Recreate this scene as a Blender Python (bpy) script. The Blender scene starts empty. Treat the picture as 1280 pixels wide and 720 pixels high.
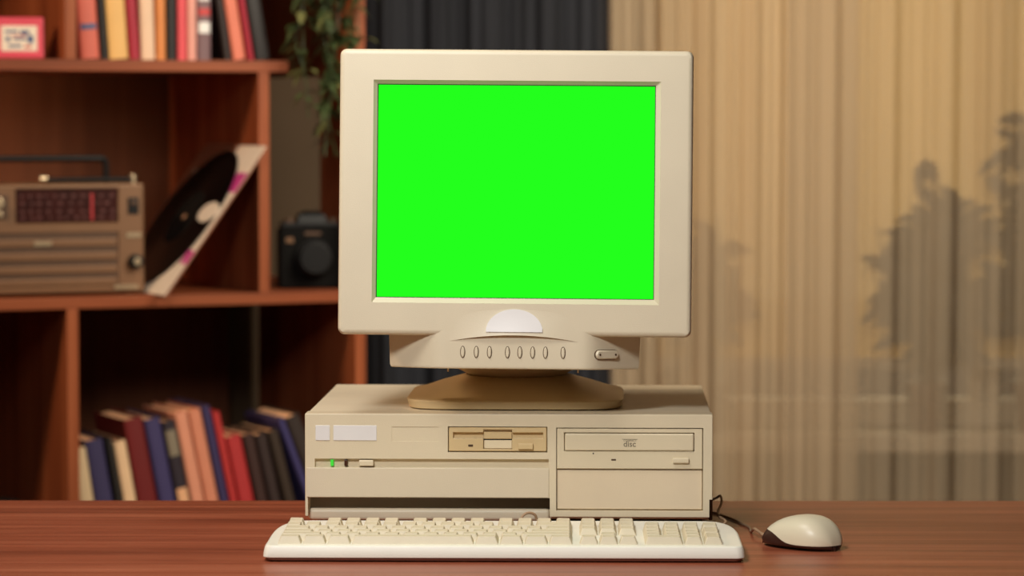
import bpy, bmesh, math, random
from mathutils import Vector, Matrix, Euler
random.seed(7)
C = bpy.context.scene.collection
R = math.radians
# ------------------------------------------------------------------ camera constants
ZD = 0.74                 # desk top height
H = 0.4429                # camera above the desk
ZC = ZD + H
F = 4000.0
PITCH = math.atan(215 / F)
YAW = -R(1.775)           # the computer stands turned slightly on the desk

def W(px, py, Y):
    """world point seen at a photo pixel, at distance Y"""
    r, u = (px - 640) / F, (360 - py) / F
    dy = math.cos(PITCH) + u * math.sin(PITCH)
    dz = u * math.cos(PITCH) - math.sin(PITCH)
    t = Y / dy
    return Vector((r * t, Y, ZC + dz * t))

# ------------------------------------------------------------------ materials
def lin(c):
    return tuple(((v / 255) / 12.92 if v / 255 <= .04045 else ((v / 255 + .055) / 1.055) ** 2.4) for v in c) + (1,)

def mat(name, col, rough=.5, var=.06, scale=30, bump=0, metal=0, spec=.5, stretch=(1, 1, 1), coat=0, emit=None, bscale=None):
    m = bpy.data.materials.new(name); m.use_nodes = True
    nt = m.node_tree; b = nt.nodes['Principled BSDF']
    b.inputs['Roughness'].default_value = rough
    b.inputs['Metallic'].default_value = metal
    b.inputs['Specular IOR Level'].default_value = spec
    b.inputs['Coat Weight'].default_value = coat
    tc = nt.nodes.new('ShaderNodeTexCoord'); mp = nt.nodes.new('ShaderNodeMapping')
    mp.inputs['Scale'].default_value = stretch
    nt.links.new(tc.outputs['Object'], mp.inputs[0])
    nz = nt.nodes.new('ShaderNodeTexNoise'); nz.inputs['Scale'].default_value = scale; nz.inputs['Detail'].default_value = 4
    nt.links.new(mp.outputs[0], nz.inputs[0])
    cr = nt.nodes.new('ShaderNodeValToRGB')
    c = lin(col)
    cr.color_ramp.elements[0].position = .3; cr.color_ramp.elements[1].position = .7
    cr.color_ramp.elements[0].color = tuple(v * (1 - var) for v in c[:3]) + (1,)
    cr.color_ramp.elements[1].color = tuple(min(1, v * (1 + var)) for v in c[:3]) + (1,)
    nt.links.new(nz.outputs['Fac'], cr.inputs[0]); nt.links.new(cr.outputs[0], b.inputs['Base Color'])
    if bump:
        bp = nt.nodes.new('ShaderNodeBump'); bp.inputs['Strength'].default_value = bump; bp.inputs['Distance'].default_value = .001
        n2 = nt.nodes.new('ShaderNodeTexNoise'); n2.inputs['Scale'].default_value = bscale or scale * 8
        nt.links.new(mp.outputs[0], n2.inputs[0]); nt.links.new(n2.outputs['Fac'], bp.inputs['Height'])
        nt.links.new(bp.outputs[0], b.inputs['Normal'])
    if emit:
        b.inputs['Emission Color'].default_value = lin(emit[0]); b.inputs['Emission Strength'].default_value = emit[1]
    return m

def wood(name, dark, mid, light, axis='x', s=1.0, rough=.4, line=.5):
    m = bpy.data.materials.new(name); m.use_nodes = True
    nt = m.node_tree; b = nt.nodes['Principled BSDF']; L = nt.links.new; b.inputs['Specular IOR Level'].default_value = .22
    tc = nt.nodes.new('ShaderNodeTexCoord'); mp = nt.nodes.new('ShaderNodeMapping')
    st = {'x': (1.1, 30, 30), 'y': (30, 1.1, 30), 'z': (30, 30, 1.1)}[axis]
    mp.inputs['Scale'].default_value = tuple(v * s for v in st)
    L(tc.outputs['Object'], mp.inputs[0])
    n1 = nt.nodes.new('ShaderNodeTexNoise'); n1.inputs['Scale'].default_value = 1.0; n1.inputs['Detail'].default_value = 6; n1.inputs['Roughness'].default_value = .62
    n1.inputs['Distortion'].default_value = .35
    L(mp.outputs[0], n1.inputs[0])
    n2 = nt.nodes.new('ShaderNodeTexNoise'); n2.inputs['Scale'].default_value = 5; n2.inputs['Detail'].default_value = 3
    L(mp.outputs[0], n2.inputs[0])
    cr = nt.nodes.new('ShaderNodeValToRGB'); e = cr.color_ramp.elements
    e[0].position = .32; e[0].color = lin(dark); e[1].position = .68; e[1].color = lin(light)
    k = e.new(.5); k.color = lin(mid)
    L(n1.outputs['Fac'], cr.inputs[0])
    mx = nt.nodes.new('ShaderNodeMix'); mx.data_type = 'RGBA'; mx.blend_type = 'MULTIPLY'; mx.inputs[0].default_value = line
    c2 = nt.nodes.new('ShaderNodeValToRGB'); c2.color_ramp.elements[0].position = .35; c2.color_ramp.elements[0].color = (.55, .5, .48, 1)
    c2.color_ramp.elements[1].position = .52; c2.color_ramp.elements[1].color = (1, 1, 1, 1)
    L(n2.outputs['Fac'], c2.inputs[0]); L(cr.outputs[0], mx.inputs[6]); L(c2.outputs[0], mx.inputs[7])
    L(mx.outputs[2], b.inputs['Base Color']); b.inputs['Roughness'].default_value = rough
    bp = nt.nodes.new('ShaderNodeBump'); bp.inputs['Strength'].default_value = .12; bp.inputs['Distance'].default_value = .001
    L(n2.outputs['Fac'], bp.inputs['Height']); L(bp.outputs[0], b.inputs['Normal'])
    return m

PL = dict(rough=.42, var=.025, scale=14, bump=.12, bscale=900)
M = {}
M['case'] = mat('aged beige case plastic', (218, 203, 172), **PL)
M['case2'] = mat('aged beige drive cover plastic', (222, 203, 172), **PL)
M['panel'] = mat('paler beige lower panel', (214, 199, 172), **PL)
M['floppy'] = mat('yellowed floppy drive plastic', (212, 186, 138), **PL)
M['flap'] = mat('pale floppy flap plastic', (232, 215, 180), **PL)
M['cd'] = mat('cream optical drive plastic', (219, 204, 172), **PL)
M['mon'] = mat('cream monitor plastic', (214, 201, 173), **PL)
M['monlow'] = mat('yellowed monitor foot plastic', (216, 190, 144), **PL)
M['steel'] = mat('beige painted steel', (224, 211, 183), rough=.45, var=.03, scale=20, bump=.1, bscale=500)
M['kb'] = mat('cream keyboard shell', (238, 234, 218), **PL)
M['key'] = mat('cream keycap plastic', (212, 199, 170), rough=.5, var=.03, scale=60, bump=.1, bscale=1500)
M['mouse'] = mat('ivory mouse shell', (226, 214, 184), rough=.38, var=.02, scale=20)
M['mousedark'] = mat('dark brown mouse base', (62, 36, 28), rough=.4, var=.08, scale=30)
M['kbunder'] = mat('keyboard base in desk reflection tone', (112, 58, 38), rough=.45, var=.06, scale=30)  # reddish desk reflection is put into this base colour
M['cord'] = mat('grey brown cord rubber', (172, 140, 108), rough=.55, var=.05)
M['white'] = mat('white blank badge', (226, 222, 218), rough=.45, var=.01)
M['dark'] = mat('black recess plastic', (22, 16, 12), rough=.6, var=.1)
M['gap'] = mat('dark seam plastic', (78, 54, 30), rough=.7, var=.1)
M['grey'] = mat('grey printed ink', (128, 116, 96), rough=.6, var=.03)
M['rubber'] = mat('black rubber foot', (30, 26, 24), rough=.8, var=.1)
M['greenled'] = mat('lit green indicator', (60, 200, 60), rough=.3, emit=((70, 225, 60), .3))
M['brownled'] = mat('unlit dark indicator', (64, 34, 18), rough=.3)
M['desk'] = wood('reddish wooden desk top', (120, 60, 40), (150, 80, 55), (174, 102, 74), 'x', 1.0, rough=.34, line=.45)
M['shelfx'] = wood('cherry wood board', (108, 52, 30), (136, 70, 40), (156, 86, 52), 'x', .8, rough=.5)
M['shelfz'] = wood('cherry wood upright', (114, 54, 30), (142, 74, 42), (164, 92, 56), 'z', .8, rough=.5)
M['backp'] = wood('brown back panel', (84, 46, 28), (98, 56, 34), (110, 64, 40), 'z', .5, rough=.7, line=.2)
M['wall'] = mat('olive brown wall paint', (74, 56, 36), rough=.85, var=.06, scale=3, bump=.2)
M['floor'] = wood('brown floorboards', (62, 38, 24), (84, 52, 34), (98, 64, 42), 'y', .5, rough=.5)
M['ceil'] = mat('off white ceiling paint', (150, 135, 115), rough=.9, var=.03, scale=3)
M['frame'] = mat('white window frame paint', (150, 134, 112), rough=.5, var=.03)
M['navy'] = mat('dark slate blue curtain cloth', (33, 34, 40), rough=.9, var=.12, scale=25, stretch=(1, 1, .2))
M['leaf'] = mat('dark green leaf', (50, 62, 30), rough=.55, var=.35, scale=20)
M['leaf2'] = mat('yellow green leaf', (104, 104, 60), rough=.5, var=.25, scale=20)
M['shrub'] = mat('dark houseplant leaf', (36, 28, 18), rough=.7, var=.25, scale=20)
M['terra'] = mat('terracotta pot', (150, 84, 56), rough=.8, var=.1)
M['soil'] = mat('dark potting soil', (44, 32, 24), rough=1, var=.3, scale=80)
M['bronze'] = mat('bronze radio casing', (118, 84, 56), rough=.45, var=.04, metal=.15)
M['bronze2'] = mat('dark bronze grille', (84, 58, 38), rough=.5, var=.05, metal=.1)
M['chrome'] = mat('chrome', (190, 170, 140), rough=.35, var=.02, metal=.9)
M['dial'] = mat('dark red dial glass', (50, 16, 12), rough=.3, spec=.25, var=.3, scale=60)
M['needle'] = mat('red tuning needle', (160, 20, 26), rough=.5, emit=((200, 20, 25), .03))
M['dialmark'] = mat('dim red dial marking', (84, 34, 28), rough=.5)
M['blackp'] = mat('black plastic', (14, 12, 11), rough=.5, spec=.25, var=.1)
M['blackm'] = mat('matt black plastic', (14, 12, 10), rough=.85, spec=.15, var=.1)
M['vinyl'] = mat('black vinyl', (10, 8, 8), rough=.28, var=.05)
M['sleeve'] = mat('white card record sleeve', (232, 218, 200), rough=.6, var=.02)
M['sleevein'] = mat('brown card sleeve edge', (128, 78, 52), rough=.7, var=.05)
M['magenta'] = mat('magenta sleeve print', (196, 60, 140), rough=.6, var=.03)
M['pink'] = mat('pink plastic', (214, 72, 92), rough=.45, var=.04)
M['page'] = mat('aged page edges', (224, 168, 124), rough=.9, var=.08, scale=40, stretch=(30, 1, 1))
M['blueink'] = mat('blue ink', (70, 90, 130), rough=.6)
M['redink'] = mat('red ink', (190, 60, 60), rough=.6)

m = bpy.data.materials.new('green screen glow'); m.use_nodes = True
nt = m.node_tree; nt.nodes.clear()
e = nt.nodes.new('ShaderNodeEmission'); e.inputs[0].default_value = (0.0168, 1.0, 0.0121, 1); e.inputs[1].default_value = 1.0
o_ = nt.nodes.new('ShaderNodeOutputMaterial'); nt.links.new(e.outputs[0], o_.inputs[0]); M['screen'] = m

def sheer(name, col, alpha):
    m = bpy.data.materials.new(name); m.use_nodes = True
    nt = m.node_tree; nt.nodes.clear(); L = nt.links.new
    tc = nt.nodes.new('ShaderNodeTexCoord'); mp = nt.nodes.new('ShaderNodeMapping'); mp.inputs['Scale'].default_value = (38, 38, 1.2)
    L(tc.outputs['Object'], mp.inputs[0])
    nz = nt.nodes.new('ShaderNodeTexNoise'); nz.inputs['Scale'].default_value = 1; nz.inputs['Detail'].default_value = 3
    L(mp.outputs[0], nz.inputs[0])
    cr = nt.nodes.new('ShaderNodeValToRGB'); c = lin(col)
    cr.color_ramp.elements[0].color = tuple(v * .96 for v in c[:3]) + (1,); cr.color_ramp.elements[1].color = c
    cr.color_ramp.elements[0].position = .35; cr.color_ramp.elements[1].position = .65
    L(nz.outputs['Fac'], cr.inputs[0])
    d = nt.nodes.new('ShaderNodeBsdfDiffuse'); t = nt.nodes.new('ShaderNodeBsdfTranslucent'); tr = nt.nodes.new('ShaderNodeBsdfTransparent')
    L(cr.outputs[0], d.inputs[0]); L(cr.outputs[0], t.inputs[0])
    m1 = nt.nodes.new('ShaderNodeMixShader'); m1.inputs[0].default_value = .35; L(d.outputs[0], m1.inputs[1]); L(t.outputs[0], m1.inputs[2])
    m2 = nt.nodes.new('ShaderNodeMixShader'); m2.inputs[0].default_value = alpha; L(tr.outputs[0], m2.inputs[1]); L(m1.outputs[0], m2.inputs[2])
    o = nt.nodes.new('ShaderNodeOutputMaterial'); L(m2.outputs[0], o.inputs[0])
    return m
M['sheer'] = sheer('cream sheer curtain cloth', (208, 184, 152), .70)
M['sheer2'] = sheer('greyish cream sheer curtain cloth', (190, 171, 144), .50)
M['blind'] = sheer('warm yellow roller blind', (226, 186, 116), .97)

# ------------------------------------------------------------------ mesh helpers
def wn(o):
    md = o.modifiers.new('weighted', 'WEIGHTED_NORMAL'); md.keep_sharp = True; md.mode = 'FACE_AREA'; md.weight = 60

def obj(name, bm, m, parent=None, smooth=35, loc=None, rot=None):
    me = bpy.data.meshes.new(name)
    bmesh.ops.recalc_face_normals(bm, faces=bm.faces[:])
    bm.to_mesh(me); bm.free()
    if m is not None: me.materials.append(m)
    if smooth:
        for p in me.polygons: p.use_smooth = True
        me.set_sharp_from_angle(angle=R(smooth))
    o = bpy.data.objects.new(name, me); C.objects.link(o)
    if smooth and smooth <= 60: wn(o)
    if parent is not None: o.parent = parent
    if loc is not None: o.location = loc
    if rot is not None: o.rotation_euler = rot
    return o

def tag(o, label=None, cat=None, group=None, kind=None):
    if label: o['label'] = label
    if cat: o['category'] = cat
    if group: o['group'] = group
    if kind: o['kind'] = kind
    return o

def thing(name, label, cat, loc=(0, 0, 0), rot=(0, 0, 0), group=None):
    o = bpy.data.objects.new(name, None); C.objects.link(o); o.empty_display_size = .05
    o.location = loc; o.rotation_euler = rot
    return tag(o, label, cat, group)

def merge(dst, src):
    me = bpy.data.meshes.new('tmp'); src.to_mesh(me); src.free(); dst.from_mesh(me); bpy.data.meshes.remove(me)

def box(bm, x0, x1, y0, y1, z0, z1, bev=0, seg=2, mx=None):
    b = bmesh.new(); bmesh.ops.create_cube(b, size=1)
    for v in b.verts:
        v.co = Vector(((x0 + x1) / 2 + v.co.x * (x1 - x0), (y0 + y1) / 2 + v.co.y * (y1 - y0), (z0 + z1) / 2 + v.co.z * (z1 - z0)))
    if bev: bmesh.ops.bevel(b, geom=b.edges[:], offset=bev, segments=seg, profile=.5, affect='EDGES')
    if mx is not None: b.transform(mx)
    merge(bm, b); return bm

def BX(*a, **k): return box(bmesh.new(), *a, **k)

def tube(pts, r, n=10, res=8):
    """round tube through a smooth curve of points"""
    P = [Vector(p) for p in pts]; out = []
    for i in range(len(P) - 1):
        p0 = P[max(i - 1, 0)]; p1 = P[i]; p2 = P[i + 1]; p3 = P[min(i + 2, len(P) - 1)]
        for k in range(res):
            t = k / res
            out.append(.5 * ((2 * p1) + (p2 - p0) * t + (2 * p0 - 5 * p1 + 4 * p2 - p3) * t * t + (3 * p1 - p0 - 3 * p2 + p3) * t ** 3))
    out.append(P[-1])
    bm = bmesh.new(); rings = []; up = Vector((0, 0, 1))
    for i, p in enumerate(out):
        d = (out[min(i + 1, len(out) - 1)] - out[max(i - 1, 0)]).normalized()
        a = d.cross(up)
        if a.length < .05: a = d.cross(Vector((1, 0, 0)))
        a.normalize(); b = d.cross(a)
        rr = r[min(int(i / len(out) * len(r)), len(r) - 1)] if isinstance(r, (list, tuple)) else r
        rings.append([bm.verts.new(p + (a * math.cos(2 * math.pi * k / n) + b * math.sin(2 * math.pi * k / n)) * rr) for k in range(n)])
    for i in range(len(rings) - 1):
        for k in range(n): bm.faces.new((rings[i][k], rings[i][(k + 1) % n], rings[i + 1][(k + 1) % n], rings[i + 1][k]))
    bm.faces.new(rings[0]); bm.faces.new(rings[-1])
    return bm

def loft(rings, cap=True):
    bm = bmesh.new(); RR = [[bm.verts.new(Vector(p)) for p in r] for r in rings]; n = len(RR[0])
    for i in range(len(RR) - 1):
        for k in range(n): bm.faces.new((RR[i][k], RR[i][(k + 1) % n], RR[i + 1][(k + 1) % n], RR[i + 1][k]))
    if cap: bm.faces.new(RR[0]); bm.faces.new(RR[-1])
    return bm

def cyl(bm, p0, p1, r0, r1=None, n=24, bev=0):
    p0, p1 = Vector(p0), Vector(p1); r1 = r0 if r1 is None else r1
    d = (p1 - p0).normalized(); a = d.cross(Vector((.3, .2, 1)) if abs(d.z) < .9 else Vector((1, 0, 0))).normalized(); b = d.cross(a)
    def ring(p, r): return [p + (a * math.cos(2 * math.pi * k / n) + b * math.sin(2 * math.pi * k / n)) * r for k in range(n)]
    L = (p1 - p0).length
    rs = [ring(p0, r0)]
    if bev: rs = [ring(p0, r0), ring(p1 - d * bev, r1), ring(p1 - d * bev * .3, r1 - bev * .3), ring(p1, r1 - bev)]
    else: rs.append(ring(p1, r1))
    merge(bm, loft(rs)); return bm

def rrect(w, h, rx, ry=None, n=6, e=2.0):
    """rounded rectangle outline, centred"""
    ry = ry or rx; pts = []
    for cx, cy, a0 in ((w / 2 - rx, h / 2 - ry, 0), (-w / 2 + rx, h / 2 - ry, 90), (-w / 2 + rx, -h / 2 + ry, 180), (w / 2 - rx, -h / 2 + ry, 270)):
        for k in range(n + 1):
            a = R(a0 + 90 * k / n); pts.append((cx + rx * math.cos(a), cy + ry * math.sin(a)))
    return pts

def extrude_poly(pts, f0, f1):
    """f0/f1 map a 2D point to 3D near and far faces"""
    return loft([[f0(p) for p in pts], [f1(p) for p in pts]])

def cut(o, cutters, bevel=0, seg=2, ang=35):
    """boolean-subtract cutter bmeshes and bevel, baked into the mesh"""
    tmp = []; o.modifiers.clear()
    for b in cutters:
        c = obj('cutter', b, None, o, smooth=0); tmp.append(c)
        md = o.modifiers.new('b', 'BOOLEAN'); md.operation = 'DIFFERENCE'; md.object = c; md.solver = 'EXACT'
    if bevel:
        md = o.modifiers.new('v', 'BEVEL'); md.width = bevel; md.segments = seg; md.limit_method = 'ANGLE'; md.angle_limit = R(40); md.use_clamp_overlap = True
    bpy.context.view_layer.update()
    dg = bpy.context.evaluated_depsgraph_get()
    me = bpy.data.meshes.new_from_object(o.evaluated_get(dg))
    mats = list(o.data.materials)
    o.modifiers.clear(); old = o.data; nm = old.name; o.data = me; bpy.data.meshes.remove(old); me.name = nm
    if not me.materials:
        for q in mats: me.materials.append(q)
    for p in me.polygons: p.use_smooth = True; p.material_index = 0
    me.set_sharp_from_angle(angle=R(ang))
    wn(o)
    for c in tmp:
        d = c.data; bpy.data.objects.remove(c); bpy.data.meshes.remove(d)
    return o

def text_bm(s, size, m4, depth=.0002, bold=0):
    cu = bpy.data.curves.new('t', 'FONT'); cu.body = s; cu.size = size; cu.extrude = depth; cu.align_x = 'CENTER'; cu.align_y = 'CENTER'; cu.offset = bold
    t = bpy.data.objects.new('t', cu); C.objects.link(t); bpy.context.view_layer.update()
    me = bpy.data.meshes.new_from_object(t.evaluated_get(bpy.context.evaluated_depsgraph_get()))
    bm = bmesh.new(); bm.from_mesh(me); bm.transform(m4)
    bpy.data.objects.remove(t); bpy.data.curves.remove(cu); bpy.data.meshes.remove(me)
    return bm
FRONT = Matrix.Rotation(R(90), 4, 'X')    # text facing the viewer (-Y)

# ------------------------------------------------------------------ the room
def struct(name, bm, m, smooth=0): return tag(obj(name, bm, m, smooth=smooth), kind='structure')
SH = R(25)                                   # shelving and its wall stand turned 25 degrees
S0 = Vector((-.3775, 5.0, 0)); SU = Vector((math.cos(SH), math.sin(SH), 0)); SV = Vector((-math.sin(SH), math.cos(SH), 0))
def sh(u, v, z): p = S0 + SU * u + SV * v; return Vector((p.x, p.y, z))
SROT = Matrix.Translation(S0) @ Matrix.Rotation(SH, 4, 'Z')

struct('floor', BX(-4, 3.2, -1, 7.2, -.05, 0), M['floor'])
struct('ceiling', BX(-4, 3.2, -1, 7.2, 2.6, 2.65), M['ceil'])
struct('wall_left', BX(-3.2, .635, .485, .585, 0, 2.6, mx=SROT), M['wall'])
YW = 5.76
wb = BX(.17, .30, YW, YW + .12, 0, 2.6); box(wb, 1.42, 3.1, YW, YW + .12, 0, 2.6); box(wb, .30, 1.42, YW, YW + .12, 0, .62); box(wb, .30, 1.42, YW, YW + .12, 2.2, 2.6)
struct('wall_back', wb, M['wall'])
wf = BX(.30, 1.42, YW + .02, YW + .08, .62, .67, .004)
for a in ((.30, .35), (.835, .885), (1.37, 1.42)): box(wf, a[0], a[1], YW + .02, YW + .08, .67, 2.15, .004)
box(wf, .30, 1.42, YW + .02, YW + .08, 2.15, 2.2, .004)
w1 = struct('window_1', wf, M['frame'])
gl = bpy.data.materials.new('window glass'); gl.use_nodes = True
gb = gl.node_tree.nodes['Principled BSDF']; gb.inputs['Transmission Weight'].default_value = 1; gb.inputs['Roughness'].default_value = .02; gb.inputs['IOR'].default_value = 1.45
obj('pane', BX(.35, .835, YW + .045, YW + .05, .67, 2.15), gl, w1); obj('pane', BX(.885, 1.37, YW + .045, YW + .05, .67, 2.15), gl, w1)
obj('window_sill', BX(.2, 1.55, YW - .10, YW + .02, .585, .62, .005), M['frame'], w1)

# roller blind hanging in front of the glass, backlit by the evening light outside
bl = thing('roller_blind', 'yellow roller blind hanging in the window behind the sheer curtains', 'blind', (.86, YW - .03, 2.25))
bb = bmesh.new(); n = 2
vs = [[bb.verts.new((x, 0, z)) for x in (-.60, .66)] for z in (0, -1.50)]
bb.faces.new((vs[0][0], vs[0][1], vs[1][1], vs[1][0]))
obj('blind_cloth', bb, M['blind'], bl, smooth=0)
obj('roller', cyl(bmesh.new(), (-.62, 0, .015), (.68, 0, .015), .02), M['frame'], bl)
obj('bottom_rail', BX(-.60, .66, -.006, .006, -1.52, -1.50, .002), M['frame'], bl)

def curtain(name, label, x0, x1, y, z0, z1, m, waves, amp, seed, nx=260, nz=40, sway=.02):
    rnd = random.Random(seed); ph = [rnd.uniform(0, 6.28) for _ in range(8)]; bm = bmesh.new(); g = []
    for j in range(nz + 1):
        v = j / nz; row = []
        for i in range(nx + 1):
            u = i / nx; t = u * waves * 2 * math.pi
            a = amp * (.55 + .45 * v)
            s = math.sin(t + ph[0] + .8 * math.sin(t * .31 + ph[1]) + .5 * v * math.sin(t * .13 + ph[2]))
            s += .45 * math.sin(t * 1.9 + ph[3] + 1.2 * v) + .25 * math.sin(t * 3.7 + ph[4] - .8 * v)
            s += .05 * math.sin(t * 7.3 + ph[5])
            xx = x0 + (x1 - x0) * u + sway * v * math.sin(u * 5 + ph[6]) * .6
            row.append(bm.verts.new((xx, y + a * s, z1 + (z0 - z1) * v)))
        g.append(row)
    for j in range(nz):
        for i in range(nx): bm.faces.new((g[j][i], g[j][i + 1], g[j + 1][i + 1], g[j + 1][i]))
    o = obj(name, bm, m, smooth=180); tag(o, label, 'curtain')
    return o
curtain('dark_curtain', 'dark slate blue curtain hanging behind the monitor', -.275, .185, 5.50, .03, 2.42, M['navy'], 5, .019, 3)
curtain('sheer_curtain', 'sheer cream curtain beside the dark curtain, left one of the sheer pair', .160, .592, 5.47, .03, 2.42, M['sheer'], 5.5, .016, 11)
curtain('sheer_curtain', 'sheer cream curtain at the right edge of the photo, overlapping the other sheer one', .466, 1.36, 5.415, .03, 2.42, M['sheer2'], 9.5, .015, 23)
rod = thing('curtain_rod', 'curtain rod above the window carrying the curtains', 'curtain rod', (.5, 5.46, 2.45))
obj('rod', cyl(bmesh.new(), (-.85, 0, 0), (1.1, 0, 0), .012), M['frame'], rod)
for x in (-.2, 1.05):
    obj('bracket', BX(x - .01, x + .01, 0, YW - 5.46 - .0 if x > 0 else .12, -.015, .0, .002), M['frame'], rod)

# houseplants on the sill, dim dark shapes through the sheer cloth
def leaf_verts(bm, base, d, up, L, w, bend=.2):
    d = d.normalized(); s = d.cross(up)
    if s.length < 1e-3: s = Vector((1, 0, 0))
    s.normalize(); nrm = s.cross(d); pl = pr = None; c = None
    prev = None
    for k in range(5):
        t = k / 4; wd = w * math.sin(math.pi * (.08 + .86 * t)) * (1 - .35 * t)
        p = base + d * L * t - nrm * 0 + Vector((0, 0, -bend * L * t * t))
        a = bm.verts.new(p + s * wd * .5 + Vector((0, 0, .12 * wd))); m_ = bm.verts.new(p); b = bm.verts.new(p - s * wd * .5 + Vector((0, 0, .12 * wd)))
        if prev:
            bm.faces.new((prev[0], a, m_, prev[1])); bm.faces.new((prev[1], m_, b, prev[2]))
        prev = (a, m_, b)

def sill_plant(label, x, h, spread, seed, nl, flat=.03):
    rnd = random.Random(seed)
    r = thing('potted_plant', label, 'houseplant', (x, YW - .075, .62))
    pot = loft([[(rr * math.cos(2 * math.pi * k / 20), rr * math.sin(2 * math.pi * k / 20) * .8, z) for k in range(20)] for rr, z in ((.026, 0), (.036, .075), (.040, .076), (.040, .09), (.034, .09), (.033, .08))])
    obj('pot', pot, M['mousedark'], r)
    st = bmesh.new(); lf = bmesh.new()
    for i in range(nl):
        a = rnd.uniform(-1, 1); top = Vector((a * spread, rnd.uniform(-1, .4) * flat, .09 + h * rnd.uniform(.45, 1) * (1 - .3 * abs(a))))
        merge(st, tube([(rnd.uniform(-.01, .01), 0, .08), (top.x * .4, top.y * .5, top.z * .55), top], .0016, 5, 4))
        for q in range(9):
            f = rnd.uniform(.35, 1); p = Vector((top.x * f, top.y * f, .08 + (top.z - .08) * f))
            d = Vector((rnd.uniform(-1, 1), rnd.uniform(-.25, .2), rnd.uniform(-.3, 1.1)))
            leaf_verts(lf, p, d, Vector((0, 1, .1)), rnd.uniform(.05, .09), rnd.uniform(.022, .036), .25)
    for v in lf.verts: v.co.y = max(-.10, min(.028, v.co.y))
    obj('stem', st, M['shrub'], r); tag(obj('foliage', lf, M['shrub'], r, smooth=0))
    return r
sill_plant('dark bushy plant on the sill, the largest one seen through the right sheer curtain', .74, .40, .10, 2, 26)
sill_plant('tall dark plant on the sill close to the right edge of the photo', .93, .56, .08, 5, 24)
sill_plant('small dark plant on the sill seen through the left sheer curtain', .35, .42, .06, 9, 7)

# ------------------------------------------------------------------ shelving
ZT = (.4955, .907, 1.269, 1.64)             # tops of the shelves
TH = .0178; DP = .44
un = thing('bookshelf', 'reddish wooden open shelving unit with books, radio and record', 'bookshelf', (S0.x, S0.y, 0), (0, 0, SH))
UL, UR = -1.35, .1607
def shelf(name, *a, m='shelfx'): return obj(name, BX(*a, bev=.0012), M[m], un)
shelf('shelf', UL + TH, UR - TH, 0, DP - .012, ZT[0] - TH, ZT[0])
shelf('shelf', UL + TH, UR - TH, .0, DP - .012, ZT[1] - TH, ZT[1])
shelf('shelf', UL + TH, .031, 0, DP - .012, ZT[2] - TH, ZT[2])
shelf('shelf', UL + TH, UR - TH, 0, DP - .012, ZT[3] - TH, ZT[3])
shelf('shelf', UL + TH, UR - TH, 0, DP - .012, .08, .098)
shelf('upright', UL, UL + TH, 0, DP, 0, ZT[3], m='shelfz')
shelf('upright', -.019, -.001, .0, DP - .012, ZT[1], ZT[2] - TH, m='shelfz')
for z0, z1 in ((.098, ZT[0] - TH), (ZT[0], ZT[1] - TH), (ZT[2], ZT[3] - TH)):
    shelf('upright', -.331, -.3125, .0, DP - .012, z0, z1, m='shelfz')
outer = BX(UR - TH, UR, 0, DP, 0, ZT[3], bev=.0012)
outer = obj('upright', outer, M['shelfz'], un)
cut(outer, [BX(UR - .1, UR + .1, .15, .6, ZT[1] + .004, ZT[2] - TH - .004)])
shelf('back_panel', UL + TH, .085, DP - .012, DP - .004, .08, ZT[3], m='backp')

def px_u(px, v=0.0, py=None):
    r = (px - 640) / F; P0 = S0 + SV * v
    return (r * P0.y - P0.x) / (SU.x - r * SU.y)

BOOKN = [0]
def book(label, u, z, lean, th, h, d, col, v=.02, page=None, marks=(), group=None):
    m = mat('book cloth', col, rough=.6, var=.06, scale=25)
    p = sh(u, v, z)
    r = thing('book', label, 'book', p, (0, -R(lean), 0), group)
    r.rotation_mode = 'XYZ'
    r.matrix_world = Matrix.Translation(p) @ Matrix.Rotation(SH, 4, 'Z') @ Matrix.Rotation(-R(lean), 4, 'Y')
    t = .0022
    cv = bmesh.new()
    box(cv, 0, t, 0, d, 0, h, .0006, 1); box(cv, th - t, th, 0, d, 0, h, .0006, 1)
    # rounded spine
    n = 8; rings = []
    for zz in (0, h):
        ring = [(th / 2 - (th / 2) * math.cos(math.pi * k / n), -.004 * math.sin(math.pi * k / n) + .001, zz) for k in range(n + 1)]
        ring += [(th / 2 + (th / 2 - .0004) * math.cos(math.pi * k / n), .0032 - .004 * math.sin(math.pi * k / n), zz) for k in range(n + 1)]
        rings.append(ring)
    merge(cv, loft(rings))
    c = obj('cover', cv, m, r)
    obj('pages', BX(t, th - t, .003, d - .004, .003, h - .004), M['page'] if page is None else page, r, smooth=0)
    for (f0, f1, mm) in marks:
        ring = [(th / 2 - (th / 2 - .001) * math.cos(math.pi * k / n), -.0046 * math.sin(math.pi * k / n) + .0002) for k in range(1, n)]
        back = [(x, y + .0008) for x, y in reversed(ring)]
        obj('spine_label', extrude_poly(ring + back, lambda q: (q[0], q[1], h * f0), lambda q: (q[0], q[1], h * f1)), M[mm], c)
    return r

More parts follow.
